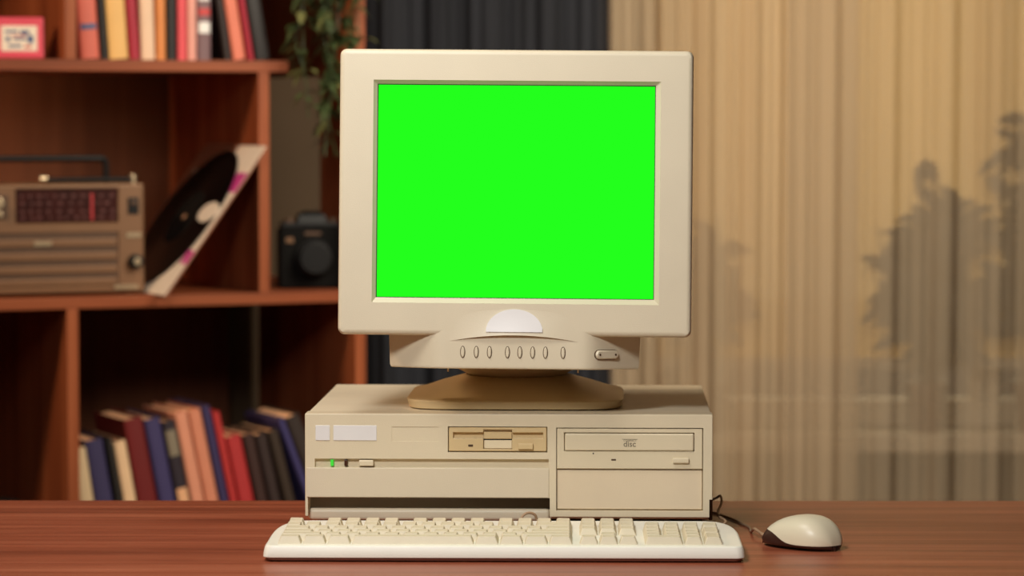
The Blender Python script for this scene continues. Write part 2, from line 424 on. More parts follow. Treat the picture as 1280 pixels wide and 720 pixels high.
Wt = 'white'
G2 = 'books on the upper shelf'
top_books = [ # px of bottom-left corner, lean, thick px, height, colour, label, marks
    (103, 4.0, 24, .205, (214, 104, 84), 'salmon pink book on the upper shelf, first beside the wooden upright', [(.22, .26, 'blueink')]),
    (128, 4.0, 9, .20, (26, 18, 16), 'thin black book between the salmon and the yellow book on the upper shelf', []),
    (138, 4.0, 25, .21, (222, 174, 104), 'thick yellow book with red spine print on the upper shelf', [(.45, .95, 'redink')]),
    (164, 4.0, 13, .20, (158, 24, 48), 'crimson book between the yellow and the white book on the upper shelf', []),
    (178, 1.5, 18, .205, (224, 188, 158), 'off-white book with a pink spine top on the upper shelf', [(.55, .7, 'pink')]),
    (197, .3, 12, .20, (208, 128, 66), 'thin ochre book on the upper shelf right of the off-white book', []),
    (210, 0, 12, .20, (22, 16, 15), 'black upright book in the middle of the upper shelf', []),
    (223, .0, 12, .205, (214, 76, 84), 'rose red book right of the black upright book on the upper shelf', []),
    (235.4, .0, 12, .19, (216, 150, 136), 'pale pink book in the middle of the upper shelf', []),
    (247.8, .0, 18, .21, (112, 84, 88), 'mauve grey book with white and red spine patches on the upper shelf', [(.20, .28, 'white'), (.33, .38, 'redink'), (.44, .56, 'white')]),
]
for px, lean, tpx, h, col, lab, mk in top_books:
    book(lab, px_u(px, .02), ZT[2] + .0003, lean, tpx * .985 / 812, h, .14, col, marks=mk)
for px, lean, tpx, h, col, lab in [
    (282, 8.5, 9, .128, (34, 20, 18), 'thin dark leaning book on the upper shelf beside the mauve grey book'),
    (292.5, 9, 17, .20, (206, 112, 88), 'salmon book leaning left near the right end of the upper shelf'),
    (311.3, 9.4, 8, .19, (150, 20, 44), 'thin crimson leaning book near the right end of the upper shelf'),
    (320.9, 9.9, 20, .20, (24, 17, 16), 'thick black leaning book, last at the right end of the upper shelf')]:
    book(lab, px_u(px, .02), ZT[2] + .0003, lean, tpx * .97 / 812, h, .14, col)

low = [
    (108, 8.5, 19, .178, (206, 178, 138), 'cream leaning book on the lower shelf, first beside the upright', []),
    (128.5, 9.5, 24, .190, (56, 48, 84), 'navy book on the lower shelf between the two cream books', []),
    (155, 9.9, 9, .193, (30, 24, 18), 'thin black book left of the second cream book on the lower shelf', []),
    (165.5, 10.2, 16.5, .187, (226, 188, 146), 'pale cream leaning book left of the dark red book on the lower shelf', []),
    (184, 10.5, 25.5, .221, (104, 16, 14), 'thick dark red leaning book on the lower shelf', []),
    (210.8, 10.8, 21, .220, (58, 50, 92), 'navy leaning book right of the thick dark red book on the lower shelf', []),
    (232.8, 11, 17, .216, (40, 30, 38), 'blackish book with a grey and a pink spine patch on the lower shelf', [(.74, .93, 'grey'), (.38, .5, 'page')]),
    (250.8, 11.2, 17, .230, (212, 140, 110), 'salmon book on the lower shelf, left one of the salmon pair', []),
    (268.8, 11.4, 17, .232, (204, 128, 98), 'salmon book on the lower shelf touching the slim navy book', []),
    (286.8, 11.6, 11, .238, (52, 44, 84), 'slim navy book between the salmon and the red books on the lower shelf', []),
    (298.8, 11.8, 10.6, .228, (174, 44, 42), 'tall slim red book on the lower shelf', []),
    (311, 12.0, 20, .188, (168, 42, 42), 'shorter thick red book on the lower shelf', []),
    (332.8, 12.3, 15, .190, (54, 30, 24), 'dark brown book right of the red books on the lower shelf', []),
    (350, 12.9, 15, .190, (46, 30, 26), 'dark brown book farther from the red books on the lower shelf', []),
    (370, 14.3, 14, .196, (50, 36, 24), 'dark olive book left of the steeply leaning navy book', []),
    (405, 21, 9, .222, (60, 54, 100), 'slim navy book leaning steeply, beside the computer case', []),
    (415.5, 21.2, 22, .225, (44, 32, 26), 'thick dark brown steeply leaning book, last on the lower shelf', []),
]
for px, lean, tpx, h, col, lab, mk in low:
    book(lab, px_u(px, .03), ZT[0] + .0003, lean, tpx * .955 * math.cos(R(lean)) / 815, h, .155, col, v=.03, marks=mk)

# pink cassette case with a printed card, leaning on the upper shelf
pk = thing('cassette_case', 'pink plastic case with a printed cream card on the upper shelf', 'cassette case')
pk.matrix_world = Matrix.Translation(sh(px_u(-6, .035), .035, ZT[2])) @ Matrix.Rotation(SH - R(14), 4, 'Z') @ Matrix.Rotation(-R(4), 4, 'X')
s = 1 / 830
obj('case_body', BX(0, 62 * s, 0, .016, .0008, 53 * s, .003, 3), M['pink'], pk)
cd = obj('card', BX(9 * s, 54 * s, -.0007, .001, 10 * s, 42 * s, .0003, 1), M['sleeve'], pk)
mk = bmesh.new()
for (a, b, z0, z1) in ((14, 30, 33, 36), (33, 44, 31, 36), (15, 20, 22, 28), (24, 40, 24, 27), (42, 49, 20, 30), (18, 34, 15, 18)): box(mk, a * s, b * s, -.0011, -.0003, z0 * s, z1 * s)
obj('print', mk, M['blueink'], cd)
mk = bmesh.new(); box(mk, 22 * s, 40 * s, -.0011, -.0003, 28.5 * s, 30 * s); box(mk, 38 * s, 47 * s, -.0011, -.0003, 14 * s, 17 * s); obj('print', mk, M['redink'], cd)

# ------------------------------------------------------------------ radio
s = 1 / 812
rw = .30
ra = thing('radio', 'bronze portable radio with red dial on the middle shelf', 'radio')
RA = R(25)
pr = W(181, 362, 4.950)
ra.matrix_world = Matrix.Translation((pr.x, pr.y, ZT[1])) @ Matrix.Rotation(RA, 4, 'Z')
# local: x<0 goes left from the right front corner
def rx(px): return (px - 187) * s / math.cos(RA) * .985
def rz(py): return (365.0 - py) * s
body = obj('casing', BX(-rw, 0, 0, .085, .004, rz(225), .004, 3), M['bronze'], ra)
cut(body, [BX(rx(34), rx(156), -.01, .004, rz(274), rz(231)), BX(rx(6), rx(156), -.01, .003, rz(353), rz(286))], .0008, 1)
obj('dial', BX(rx(34.5), rx(155.5), .0022, .006, rz(273.5), rz(231.5), .0005, 1), M['dial'], ra)
nd = obj('needle', BX(rx(123), rx(126), .0010, .0022, rz(271), rz(237)), M['needle'], ra)
dm = bmesh.new(); rnd = random.Random(3)
for row in (240, 249, 259, 267):
    x = 40
    while x < 150:
        w_ = rnd.uniform(2, 6); box(dm, rx(x), rx(x + w_), .0014, .0022, rz(row + 2), rz(row - 1.5)); x += w_ + rnd.uniform(4, 9)
obj('dial_scale', dm, M['dialmark'], ra)
obj('speaker_grille', BX(rx(6.5), rx(155.5), .0022, .006, rz(352.5), rz(286.5)), M['bronze2'], ra)
sl = bmesh.new()
for y in (298, 315, 331.5, 347): box(sl, rx(8), rx(154), -.0005, .003, rz(y + 5), rz(y - 4), .001, 2)
obj('grille_slats', sl, M['bronze'], ra)
obj('badge', BX(rx(55), rx(76), -.0016, 0, rz(302), rz(296), .0004, 1), M['chrome'], ra)
obj('meter', BX(rx(2), rx(25), -.002, .002, rz(268), rz(238), .001, 2), M['bronze2'], ra)
obj('knob', cyl(bmesh.new(), (rx(12), 0, rz(248)), (rx(12), -.012, rz(248)), .009, .0085, 24, .0015), M['chrome'], ra)
obj('knob', cyl(bmesh.new(), (rx(14), 0, rz(262)), (rx(14), -.008, rz(262)), .005, .005, 20, .001), M['chrome'], ra)
obj('switch', BX(rx(167), rx(180), -.002, .001, rz(264), rz(243), .001, 2), M['blackp'], ra)
obj('switch_cap', BX(rx(170), rx(177), -.005, -.0015, rz(252), rz(247), .001, 2), M['bronze2'], ra)
obj('label_plate', BX(rx(165), rx(183), -.0015, .001, rz(293), rz(287), .0004, 1), M['chrome'], ra)
obj('tuning_knob', cyl(bmesh.new(), (rx(175), 0, rz(323)), (rx(175), -.014, rz(323)), .0115, .011, 28, .002), M['blackp'], ra)
obj('knob_cap', cyl(bmesh.new(), (rx(175), -.0135, rz(323)), (rx(175), -.0150, rz(323)), .006, .006, 24, .0005), M['chrome'], ra)
obj('label_plate', BX(rx(150), rx(179), -.0015, .001, rz(358), rz(352), .0004, 1), M['chrome'], ra)
hz = rz(196)
obj('handle', tube([(rx(153), .05, rz(226)), (rx(153), .05, rz(205)), (rx(150), .05, hz + .001), (rx(140), .05, hz + .002), (rx(60), .05, hz + .002), (-rw + .05, .05, hz + .002), (-rw + .038, .05, hz), (-rw + .035, .05, rz(205)), (-rw + .035, .05, rz(226))], .0052, 10, 6), M['blackp'], ra)
obj('antenna', cyl(bmesh.new(), (rx(72), .018, rz(220.5)), (rx(178), .018, rz(220.5)), .0038, .0042), M['blackp'], ra)
b = cyl(bmesh.new(), (rx(66), .018, rz(219)), (rx(75), .018, rz(219)), .0058, .0056, 20, .0015); obj('antenna_tip', b, M['chrome'], ra)
b = cyl(bmesh.new(), (rx(178), .02, rz(226)), (rx(178), .02, rz(214)), .006, .0055, 20, .0015); obj('antenna_pivot', b, M['chrome'], ra)

# ------------------------------------------------------------------ record on its sleeve
SL = .285; lean = R(36.2)
rs = thing('record_sleeve', 'white and magenta record sleeve leaning against the upright beside the radio', 'record sleeve')
u0 = -.0198 - SL * math.sin(lean) - .0035 * math.cos(lean)
SM = Matrix.Translation(sh(u0 + .001, -.045, ZT[1] + .0005)) @ Matrix.Rotation(SH, 4, 'Z') @ Matrix.Rotation(lean, 4, 'Y')
# local: z up the sleeve, y depth, x = normal (right side); face at -x
rs.matrix_world = SM
obj('sleeve_card', BX(0, .0032, 0, SL, 0, SL, .0008, 2), M['sleevein'], rs)
# printed cover on the face
fc = obj('cover_print', BX(-.0005, .0004, .0015, SL - .0015, .0015, SL - .0015), M['sleeve'], rs, smooth=0)
mb = bmesh.new()
box(mb, -.0009, -.0003, .0015, .045, .195, .232); obj('cover_stripe', mb, M['magenta'], rs, smooth=0)
obj('cover_stripe', BX(-.0009, -.0003, .0015, .03, .06, .085), M['magenta'], rs, smooth=0)
mb = bmesh.new(); box(mb, -.0009, -.0003, .12, SL - .002, .235, SL - .002); box(mb, -.0009, -.0003, .25, SL - .002, .02, .235)
obj('cover_picture', mb, M['sleevein'], rs, smooth=0)
rc = thing('vinyl_record', 'black vinyl record lying against the leaning sleeve beside the radio', 'record')
rc.matrix_world = SM @ Matrix.Translation((-.0012, SL / 2, SL / 2))
db = bmesh.new(); n = 64; rr = []
prof = [(.0035, 0)] + [(r_, 0) for r_ in (.049, .05)] + [(.1345, 0), (.135, -.0006), (.1345, -.0014)]
k_ = .1275; g_ = []
while k_ > .054: g_.append(k_); k_ -= .0022
prof = [(.129, -.0004), (.129, -.0014)]
for i, k_ in enumerate(g_): prof += [(k_, -.0014), (k_ - .0011, -.0019)]
prof += [(.052, -.0014), (.0035, -.0014), (.0035, -.0004)]
merge(db, loft([[(x_, q * math.cos(2 * math.pi * k / n), q * math.sin(2 * math.pi * k / n)) for k in range(n)] for q, x_ in prof], cap=False))
bmesh.ops.remove_doubles(db, verts=db.verts[:], dist=1e-6)
obj('disc', db, M['vinyl'], rc, smooth=60)
obj('record_label', cyl(bmesh.new(), (-.0013, 0, 0), (-.0018, 0, 0), .049, .049, 48), M['blackm'], rc)
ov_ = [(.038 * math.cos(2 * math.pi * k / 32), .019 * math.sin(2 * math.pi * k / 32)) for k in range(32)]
obj('white_oval', extrude_poly(ov_, lambda p: (-.0016, p[0] - .094, p[1] + .012), lambda p: (-.0026, p[0] - .094, p[1] + .012)), M['sleeve'], rc)  # added white oval on the disc, standing in for a pale patch
obj('centre_ring', cyl(bmesh.new(), (-.0016, 0, 0), (-.0024, 0, 0), .005, .005, 20), M['page'], rc)

# ------------------------------------------------------------------ film camera on the shelf
fc = thing('film_camera', 'black film camera on the middle shelf right of the upright', 'camera')
fp = W(345, 362, 5.07)
fc.matrix_world = Matrix.Translation((fp.x + .004, fp.y + .03, ZT[1])) @ Matrix.Rotation(SH - R(14), 4, 'Z')
obj('body', BX(0, .106, 0, .045, .0, .098, .006, 3), M['blackm'], fc)
obj('top_plate', BX(.004, .102, .003, .042, .096, .106, .003, 2), M['blackp'], fc)
b = loft([[(.053 + w_ * a, .02 + dd * b_, z) for a, b_ in ((-1, -1), (1, -1), (1, 1), (-1, 1))] for w_, dd, z in ((.024, .02, .104), (.021, .017, .118), (.012, .01, .124))]); obj('prism', b, M['blackp'], fc, smooth=0)
lb = cyl(bmesh.new(), (.053, .002, .05), (.053, -.018, .05), .030, .029, 32, .001); cyl(lb, (.053, -.017, .05), (.053, -.038, .05), .026, .025, 32, .002)
obj('lens', lb, M['blackp'], fc)
obj('lens_glass', cyl(bmesh.new(), (.053, -.0375, .05), (.053, -.0385, .05), .017, .017, 32), M['blackp'], fc)
obj('dial_knob', cyl(bmesh.new(), (.018, .02, .105), (.018, .02, .112), .009, .009, 24, .001), M['bronze2'], fc)
obj('dial_knob', cyl(bmesh.new(), (.088, .02, .105), (.088, .02, .113), .008, .008, 24, .001), M['bronze2'], fc)
obj('badge', BX(.010, .022, -.001, .001, .074, .082, .0003, 1), M['bronze'], fc)
obj('badge', BX(.040, .066, -.001, .001, .086, .091, .0003, 1), M['bronze2'], fc)

# black bag in the lower left bay
bg = thing('storage_box', 'black rounded box low in the left bay of the shelving', 'box')
bp_ = sh(px_u(53, .03) - .16, .03, ZT[0])
bg.matrix_world = Matrix.Translation(bp_) @ Matrix.Rotation(SH, 4, 'Z')
obj('box_body', BX(0, .15, 0, .12, 0, .095, .018, 4), M['blackm'], bg)
obj('front_panel', BX(.015, .135, -.002, .004, .015, .08, .001, 2), M['blackp'], bg)

# ------------------------------------------------------------------ trailing plant
tp = thing('trailing_plant', 'trailing green plant hanging in front of the bookshelf beside the monitor', 'plant')
tb = sh(.06, .03, ZT[3]); tp.location = tb; tp.rotation_euler = (0, 0, SH)
pot = loft([[(rr * math.cos(2 * math.pi * k / 28), .03 + rr * math.sin(2 * math.pi * k / 28), z) for k in range(28)] for rr, z in ((.045, 0), (.062, .10), (.067, .102), (.067, .12), (.060, .12), (.058, .105))])
obj('pot', pot, M['terra'], tp)
st = bmesh.new(); lf = bmesh.new(); lf2 = bmesh.new(); rnd = random.Random(21)
vines = [(-.035, .54, .0), (-.02, .47, .01), (.0, .60, -.01), (.012, .42, -.012), (.03, .34, .005), (.05, .50, .01), (-.045, .37, -.015), (.06, .35, -.01), (.02, .585, .006)]
vines += [(-.01, .40, -.02), (.04, .58, -.005), (.068, .44, .008), (.012, .52, .012)]
for (x, L, yo) in vines:
    x += .012
    pts = [(x * .4, .0, .115), (x * .8, -.055, .13), (x, -.075 + yo, .02)]
    zz = .02
    while zz > -L + .12:
        zz -= .06; pts.append((x + rnd.uniform(-.012, .012), -.075 + yo + rnd.uniform(-.01, .01), zz))
    merge(st, tube(pts, .0012, 5, 4))
    for i in range(2, len(pts) - 1):
        for q in range(5):
            f = rnd.random(); p = Vector(pts[i]).lerp(Vector(pts[i + 1]), f)
            a = rnd.uniform(0, 6.28); d = Vector((math.cos(a), .6 * math.sin(a) - .2, rnd.uniform(-.7, .3)))
            leaf_verts(lf2 if rnd.random() < .22 else lf, p, d, Vector((0, 0, 1)), rnd.uniform(.02, .034), rnd.uniform(.015, .024), .4)
obj('vines', st, M['leaf'], tp); obj('foliage', lf, M['leaf'], tp, smooth=0); obj('pale_foliage', lf2, M['leaf2'], tp, smooth=0)

# ------------------------------------------------------------------ desk
CF = Matrix.Translation((W(635.5, 519, 3.36).x, 3.36, ZD)) @ Matrix.Rotation(YAW, 4, 'Z')
dk = thing('desk', 'reddish brown wooden desk carrying the computer, keyboard and mouse', 'desk', (0, 3.3, ZD))
dk.rotation_euler = (0, 0, -R(.25))
obj('desk_top', BX(-1.0, 1.05, -.62, .372, -.030, 0, .0015), M['desk'], dk)
for x in (-.93, .98):
    for y in (-.56, .31): obj('leg', BX(x - .025, x + .025, y - .025, y + .025, -ZD, -.03, .003), M['shelfz'], dk)
obj('apron', BX(-.9, .95, .29, .31, -.12, -.03), M['shelfx'], dk)

# ------------------------------------------------------------------ computer case
pc = thing('desktop_computer', 'beige desktop computer case lying under the monitor', 'computer')
pc.matrix_world = CF
S = 1190.0
def cx(px): return (px - 635.5) / S
def cz(py): return (672.0 - py) / S
ztop = cz(518.2)
zb = .006
# painted steel cover
obj('cover', BX(cx(380.5), cx(890.5), .020, .376, cz(653), ztop - .0006, .0018, 3), M['steel'], pc)
# front bezel
fb = obj('front_bezel', BX(cx(379.5), cx(891.5), 0, .030, cz(648), ztop, .0012, 2), M['case'], pc)
fl = .0026
cut(fb, [
    BX(cx(383), cx(687.5), -.01, .022, cz(660), cz(624)),                 # open recess below the left part
    BX(cx(887.5), cx(900), -.01, .05, cz(660), cz(625)),
    BX(cx(559.5), cx(684.5), -.01, .0065, cz(566.5), cz(534)),          # floppy bay
    BX(cx(695.5), cx(879.5), -.01, .0065, cz(639.5), cz(535)),          # optical and blank bay
    BX(cx(392), cx(686), -.01, .0055, cz(586), cz(575)),                  # long groove
    BX(cx(489), cx(548), -.01, .0006, cz(553), cz(534.5)),
], .0009, 2)
lp = obj('lower_panel', BX(cx(381), cx(686.5), -.0010, .003, cz(623.6), cz(586.4), .0009, 2), M['panel'], pc)
# lower sill in the recess, rounded
obj('recess_lip', BX(cx(382), cx(687), .0135, .030, cz(655), cz(640), .004, 4), M['steel'], pc)
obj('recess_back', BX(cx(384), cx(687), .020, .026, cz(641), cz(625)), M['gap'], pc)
# badges
obj('badge', BX(cx(393), cx(411), -.0008, .0006, cz(552), cz(533), .0003, 1), M['white'], pc)
obj('badge', BX(cx(415.5), cx(470), -.0008, .0006, cz(552), cz(533), .0003, 1), M['white'], pc)
# indicators and power button in the groove
obj('power_light', BX(cx(411.5), cx(415.5), .0008, .0052, cz(584.5), cz(576.5), .0006, 2), M['greenled'], pc)
obj('disk_light', BX(cx(429), cx(433), .0008, .0052, cz(584.5), cz(576.5), .0006, 2), M['brownled'], pc)
obj('power_button', BX(cx(447.5), cx(466), -.0018, .0052, cz(584.2), cz(576.6), .0012, 3), M['cd'], pc)
# floppy drive
fd = obj('floppy_drive', BX(cx(560.5), cx(683.5), .0012, .010, cz(565.3), cz(535), .0008, 2), M['floppy'], pc)
cut(fd, [BX(cx(566), cx(604.5), -.01, .006, cz(549), cz(541.5)), BX(cx(639.5), cx(679), -.01, .006, cz(549), cz(541.5)), BX(cx(604), cx(640), -.01, .0075, cz(562.5), cz(538))], .0006, 2)
obj('drive_flap', BX(cx(604.4), cx(639.6), .0040, .0085, cz(550), cz(541), .0005, 1), M['floppy'], fd)
obj('disk_slot', BX(cx(604.2), cx(639.8), .0060, .0082, cz(551.6), cz(550)), M['dark'], fd)
fp_ = bmesh.new(); box(fp_, cx(605), cx(639.8), .0022, .008, cz(562), cz(551.6), .0005, 1)
obj('drive_thumb_ramp', fp_, M['flap'], fd)
obj('activity_light', BX(cx(585), cx(591), .0006, .003, cz(559.5), cz(556.8), .0003, 1), M['gap'], fd)
obj('eject_button', BX(cx(647.5), cx(666.5), -.0022, .004, cz(562.3), cz(555), .0008, 2), M['floppy'], fd)
# optical drive
od = obj('optical_drive', BX(cx(696.4), cx(878.6), .0010, .012, cz(587), cz(536.2), .0007, 2), M['cd'], pc)
cut(od, [BX(cx(705.3), cx(868.7), -.01, .005, cz(564.8), cz(541.3))], .0004, 1)
tr = obj('disc_tray', BX(cx(706.3), cx(867.9), -.0006, .0048, cz(564.1), cz(542.3), .0018, 4), M['cd'], od)
lg = text_bm('COMPACT', .0029, Matrix.Translation((cx(788), -.00075, cz(551.2))) @ FRONT, .00006)
merge(lg, text_bm('disc', .0086, Matrix.Translation((cx(787.5), -.00075, cz(555.6))) @ FRONT, .00006, .0001))
box(lg, cx(778), cx(797.5), -.0008, -.0004, cz(549.6), cz(549.1))
obj('disc_logo', lg, M['grey'], tr, smooth=0)
obj('vent_hole', cyl(bmesh.new(), (cx(742), .0016, cz(567.6)), (cx(742), .0007, cz(567.6)), .0008, .0008, 12), M['dark'], od)
obj('activity_light', BX(cx(764.5), cx(770.5), .0006, .002, cz(576.5), cz(574.4), .0003, 1), M['gap'], od)
obj('eject_button', BX(cx(841.5), cx(862), -.0022, .003, cz(579.4), cz(572.8), .0012, 3), M['cd'], od)
obj('bay_cover', BX(cx(696.6), cx(878.4), .0030, .010, cz(638), cz(588.8), .0008, 2), M['case2'], pc)
# dark steel foot seen past the bezel and the four feet
obj('side_rail', BX(cx(887), cx(892), .012, .36, cz(653), cz(626), .001, 1), M['gap'], pc)
for x in (cx(410), cx(860)):
    for y in (.05, .25):
        obj('foot', cyl(bmesh.new(), (x, y, cz(652.5)), (x, y, 0), .018, .015, 24, .002), M['rubber'], pc)
vt = bmesh.new()
for i in range(14): box(vt, cx(430) + i * .008, cx(430) + i * .008 + .003, .3755, .3768, .05, .085)
obj('rear_vent', vt, M['dark'], pc)

# ------------------------------------------------------------------ monitor
MY = 3.515
mp_ = W(646, 500, MY)
mo = thing('crt_monitor', 'beige tube monitor with a bright green screen on the computer case', 'monitor', (mp_.x, MY, ZD + ztop + .0), (0, 0, YAW))
# swivel base
a_, b_ = .1175, .1125
def sup(rx_, ry_, z, n=72, e=2.5):
    out = []
    for k in range(n):
        t = 2 * math.pi * k / n; c_, s_ = math.cos(t), math.sin(t)
        out.append((rx_ * math.copysign(abs(c_) ** (2 / e), c_), ry_ * math.copysign(abs(s_) ** (2 / e), s_), z))
    return out
obj('swivel_base', loft([sup(a_ - .003, b_ - .003, .0004, e=6), sup(a_ - .002, b_ - .0015, .0012, e=6), sup(a_, b_, .0085, e=6), sup(a_ - .001, b_ - .001, .0098, e=6), sup(a_ - .010, b_ - .010, .0125, e=4), sup(.085, .085, .0215, e=2.8), sup(.062, .06, .029, e=2), sup(.058, .056, .030, e=2)]), M['monlow'], mo)
bw = [sup(rr, rr * .95, z, e=2) for rr, z in ((.052, .0285), (.056, .032), (.066, .037), (.076, .0445), (.083, .054), (.085, .062))]
obj('tilt_ball', loft(bw), M['monlow'], mo)
# head
HZ = W(644, 241, 3.33).z - (ZD + ztop)
HR = (-R(3.0), R(.45), 0)
Hm = Matrix.Translation(((644 - 646) / 1201 + .0056, 3.33 - MY, HZ)) @ Euler(HR).to_matrix().to_4x4()
S2 = 1201.0
def hx(px): return (px - 644) / S2
def hz_(py): return (241 - py) / S2
def head(name, bm, m, parent=None, **k):
    o = obj(name, bm, m, parent or mo, **k)
    if parent is None: o.matrix_local = Hm
    return o
# bezel: outer rounded box with tapered opening
wO, hO = 442.5 / S2, 358 / S2
cy0 = hz_(241)
def ring(w, h, r, y, n=6, zc=0, xc=0): return [(xc + p[0], y, zc + p[1]) for p in rrect(w, h, r, n=n)]
outer_b = loft([ring(wO - .0115, hO - .0115, .003, .0, 5), ring(wO - .005, hO - .005, .0045, .0008, 5), ring(wO - .0015, hO - .0015, .006, .0028, 5), ring(wO, hO, .007, .0065, 5), ring(wO, hO, .007, .040, 5), ring(wO - .010, hO - .010, .006, .0401, 5)])
bz = head('front_bezel', outer_b, M['mon'])
iw0, ih0 = (824.5 - 465.5) / S2, (379.5 - 101) / S2; iw1, ih1 = (818.3 - 470) / S2, (373.2 - 105.6) / S2
xc0, zc0 = hx((824.5 + 465.5) / 2), hz_((379.5 + 101) / 2); xc1, zc1 = hx((818.3 + 470) / 2), hz_((373.2 + 105.6) / 2)
def q4(w, h, y, xc, zc): return [(xc + a * w / 2, y, zc + b * h / 2) for a, b in ((-1, -1), (1, -1), (1, 1), (-1, 1))]
k2 = .35
cut(bz, [loft([q4(iw0 + .0012, ih0 + .0012, -.003, xc0, zc0), q4(iw0, ih0, .0005, xc0, zc0), q4(iw1, ih1, .0046, xc1, zc1), q4(iw1, ih1, .05, xc1, zc1)])], 0)
# tube face
gw, gh = iw1 - .0008, ih1 - .0008
gm = bmesh.new(); gr = []; NX, NZ = 24, 18
for j in range(NZ + 1):
    row = []
    for i in range(NX + 1):
        x, z = (i / NX - .5) * gw, (j / NZ - .5) * gh
        row.append(gm.verts.new((xc1 + x, (.0068) + .09 * (x * x + z * z) * 1.0, zc1 + z)))
    gr.append(row)
for j in range(NZ):
    for i in range(NX): gm.faces.new((gr[j][i], gr[j][i + 1], gr[j + 1][i + 1], gr[j + 1][i]))
sc = head('screen', gm, M['screen'], smooth=180); sc['label'] = 'bright plain green screen'
sf = BX(xc1 - iw1 / 2 - .0004, xc1 - iw1 / 2 + .0007, .0052, .016, zc1 - ih1 / 2, zc1 + ih1 / 2)
box(sf, xc1 + iw1 / 2 - .0007, xc1 + iw1 / 2 + .0004, .0052, .016, zc1 - ih1 / 2, zc1 + ih1 / 2)
for sg in (-1, 1): box(sf, xc1 - iw1 / 2, xc1 + iw1 / 2, .0052, .016, zc1 + sg * (ih1 / 2 - .00015) - .00055, zc1 + sg * (ih1 / 2 - .00015) + .00055)
bmesh.ops.remove_doubles(sf, verts=sf.verts[:], dist=1e-5)
head('screen_surround', sf, M['dark'], smooth=0)
# rear housing
hb = loft([ring(wO - .012, hO - .012, .010, .0395, 6), ring(wO - .018, hO - .018, .016, .060, 6), ring(wO - .026, hO - .03, .02, .15, 6), ring(.27, .235, .03, .24, 6, -.005), ring(.225, .19, .03, .33, 6, -.008), ring(.21, .178, .03, .345, 6, -.008)])
rh = head('rear_housing', hb, M['mon'])
vb = bmesh.new()
for i in range(16): box(vb, -.09 + i * .012, -.085 + i * .012, .075, .15, hO / 2 - .016, hO / 2 - .0115, mx=None)
o = head('vent_slots', vb, M['gap'], smooth=0)
# chin with the controls: convex in plan
xl, xr = hx(483.5), hx(802.5); nseg = 40
def chin_y(x):
    d = abs(x - (xl + xr) / 2); a = max(0, d - .075)
    return .0012 * (1 - min(1, d / .072) ** 2) + (.95 * a * a / (a + .020) * 1.15)
def chin_ring(z, ins=0.0, back=.10):
    xs = [xl + ins + (xr - xl - 2 * ins) * i / nseg for i in range(nseg + 1)]
    pts = [(x, chin_y(x) + ins, z) for x in xs]
    pts += [(xr - ins, back, z), (xl + ins, back, z)]
    return pts
zt, zl = hz_(413), hz_(461.5)
chb = loft([chin_ring(zt), chin_ring(zl + .003), chin_ring(zl + .0008, .0008), chin_ring(zl, .0025)])
for v in chb.verts:                              # sides draw in slightly towards the bottom
    v.co.x *= 1 - .012 * (zt - v.co.z) / (zt - zl)
ch = head('control_panel', chb, M['mon'], smooth=30)
# bulging centre shield that overhangs the panel in a shallow arch
sb = bmesh.new(); NXs, NZs = 40, 14; x0s, x1s = hx(560), hx(728); xm = (x0s + x1s) / 2; hw = (x1s - x0s) / 2
def arch(t): return hz_(419.0 + 8.8 * t * t)
g = []
for i in range(NXs + 1):
    t = -1 + 2 * i / NXs; x = xm + hw * t; col_ = []
    for j in range(NZs + 1):
        f = j / NZs; z = hz_(381.5) + (arch(t) - hz_(381.5)) * f
        y = .0002 - .0042 * (1 - t * t) ** 1.5 * (f ** 1.6)
        if f > .6: y += .0006 * 0
        col_.append(sb.verts.new((x, y, z)))
    col_.append(sb.verts.new((x, .012, arch(t)))); col_.append(sb.verts.new((x, .012, hz_(381.5))))
    g.append(col_)
for i in range(NXs):
    for j in range(NZs + 3):
        j2 = (j + 1) % (NZs + 3)
        sb.faces.new((g[i][j], g[i][j2], g[i + 1][j2], g[i + 1][j]))
sb.faces.new(g[0]); sb.faces.new(g[-1])
shd = head('centre_shield', sb, M['mon'], smooth=40)
# white half-round badge following the bulge
NXb = 36; xa, xb = hx(608.5), hx(680)
def shy(x, z):
    t = (x - xm) / hw; f = max(0, (z - hz_(381.5)) / (arch(t) - hz_(381.5))); return .0002 - .0042 * (1 - t * t) ** 1.5 * f ** 1.6
bd = bmesh.new(); lay = []
for off in (-.0012, -.0002):
    cols = []
    for i in range(NXb + 1):
        t = -.985 + 1.97 * i / NXb; x = (xa + xb) / 2 + (xb - xa) / 2 * t
        zbm = hz_(415.0); ztp = zbm + (hz_(386.5) - zbm) * math.sqrt(1 - t * t)
        cols.append([bd.verts.new((x, shy(x, zbm + (ztp - zbm) * j / 6) + off, zbm + (ztp - zbm) * j / 6)) for j in range(7)])
    for i in range(NXb):
        for j in range(6): bd.faces.new((cols[i][j], cols[i + 1][j], cols[i + 1][j + 1], cols[i][j + 1]))
    lay.append(cols)
loop = lambda c: [c[i][0] for i in range(NXb + 1)] + [c[NXb][j] for j in range(1, 7)] + [c[i][6] for i in range(NXb - 1, -1, -1)] + [c[0][j] for j in range(5, 0, -1)]
l0, l1 = loop(lay[0]), loop(lay[1])
for k in range(len(l0)):
    k_n = (k + 1) % len(l0); bd.faces.new((l0[k], l0[k_n], l1[k_n], l1[k]))
head('badge', bd, M['white'], smooth=40)
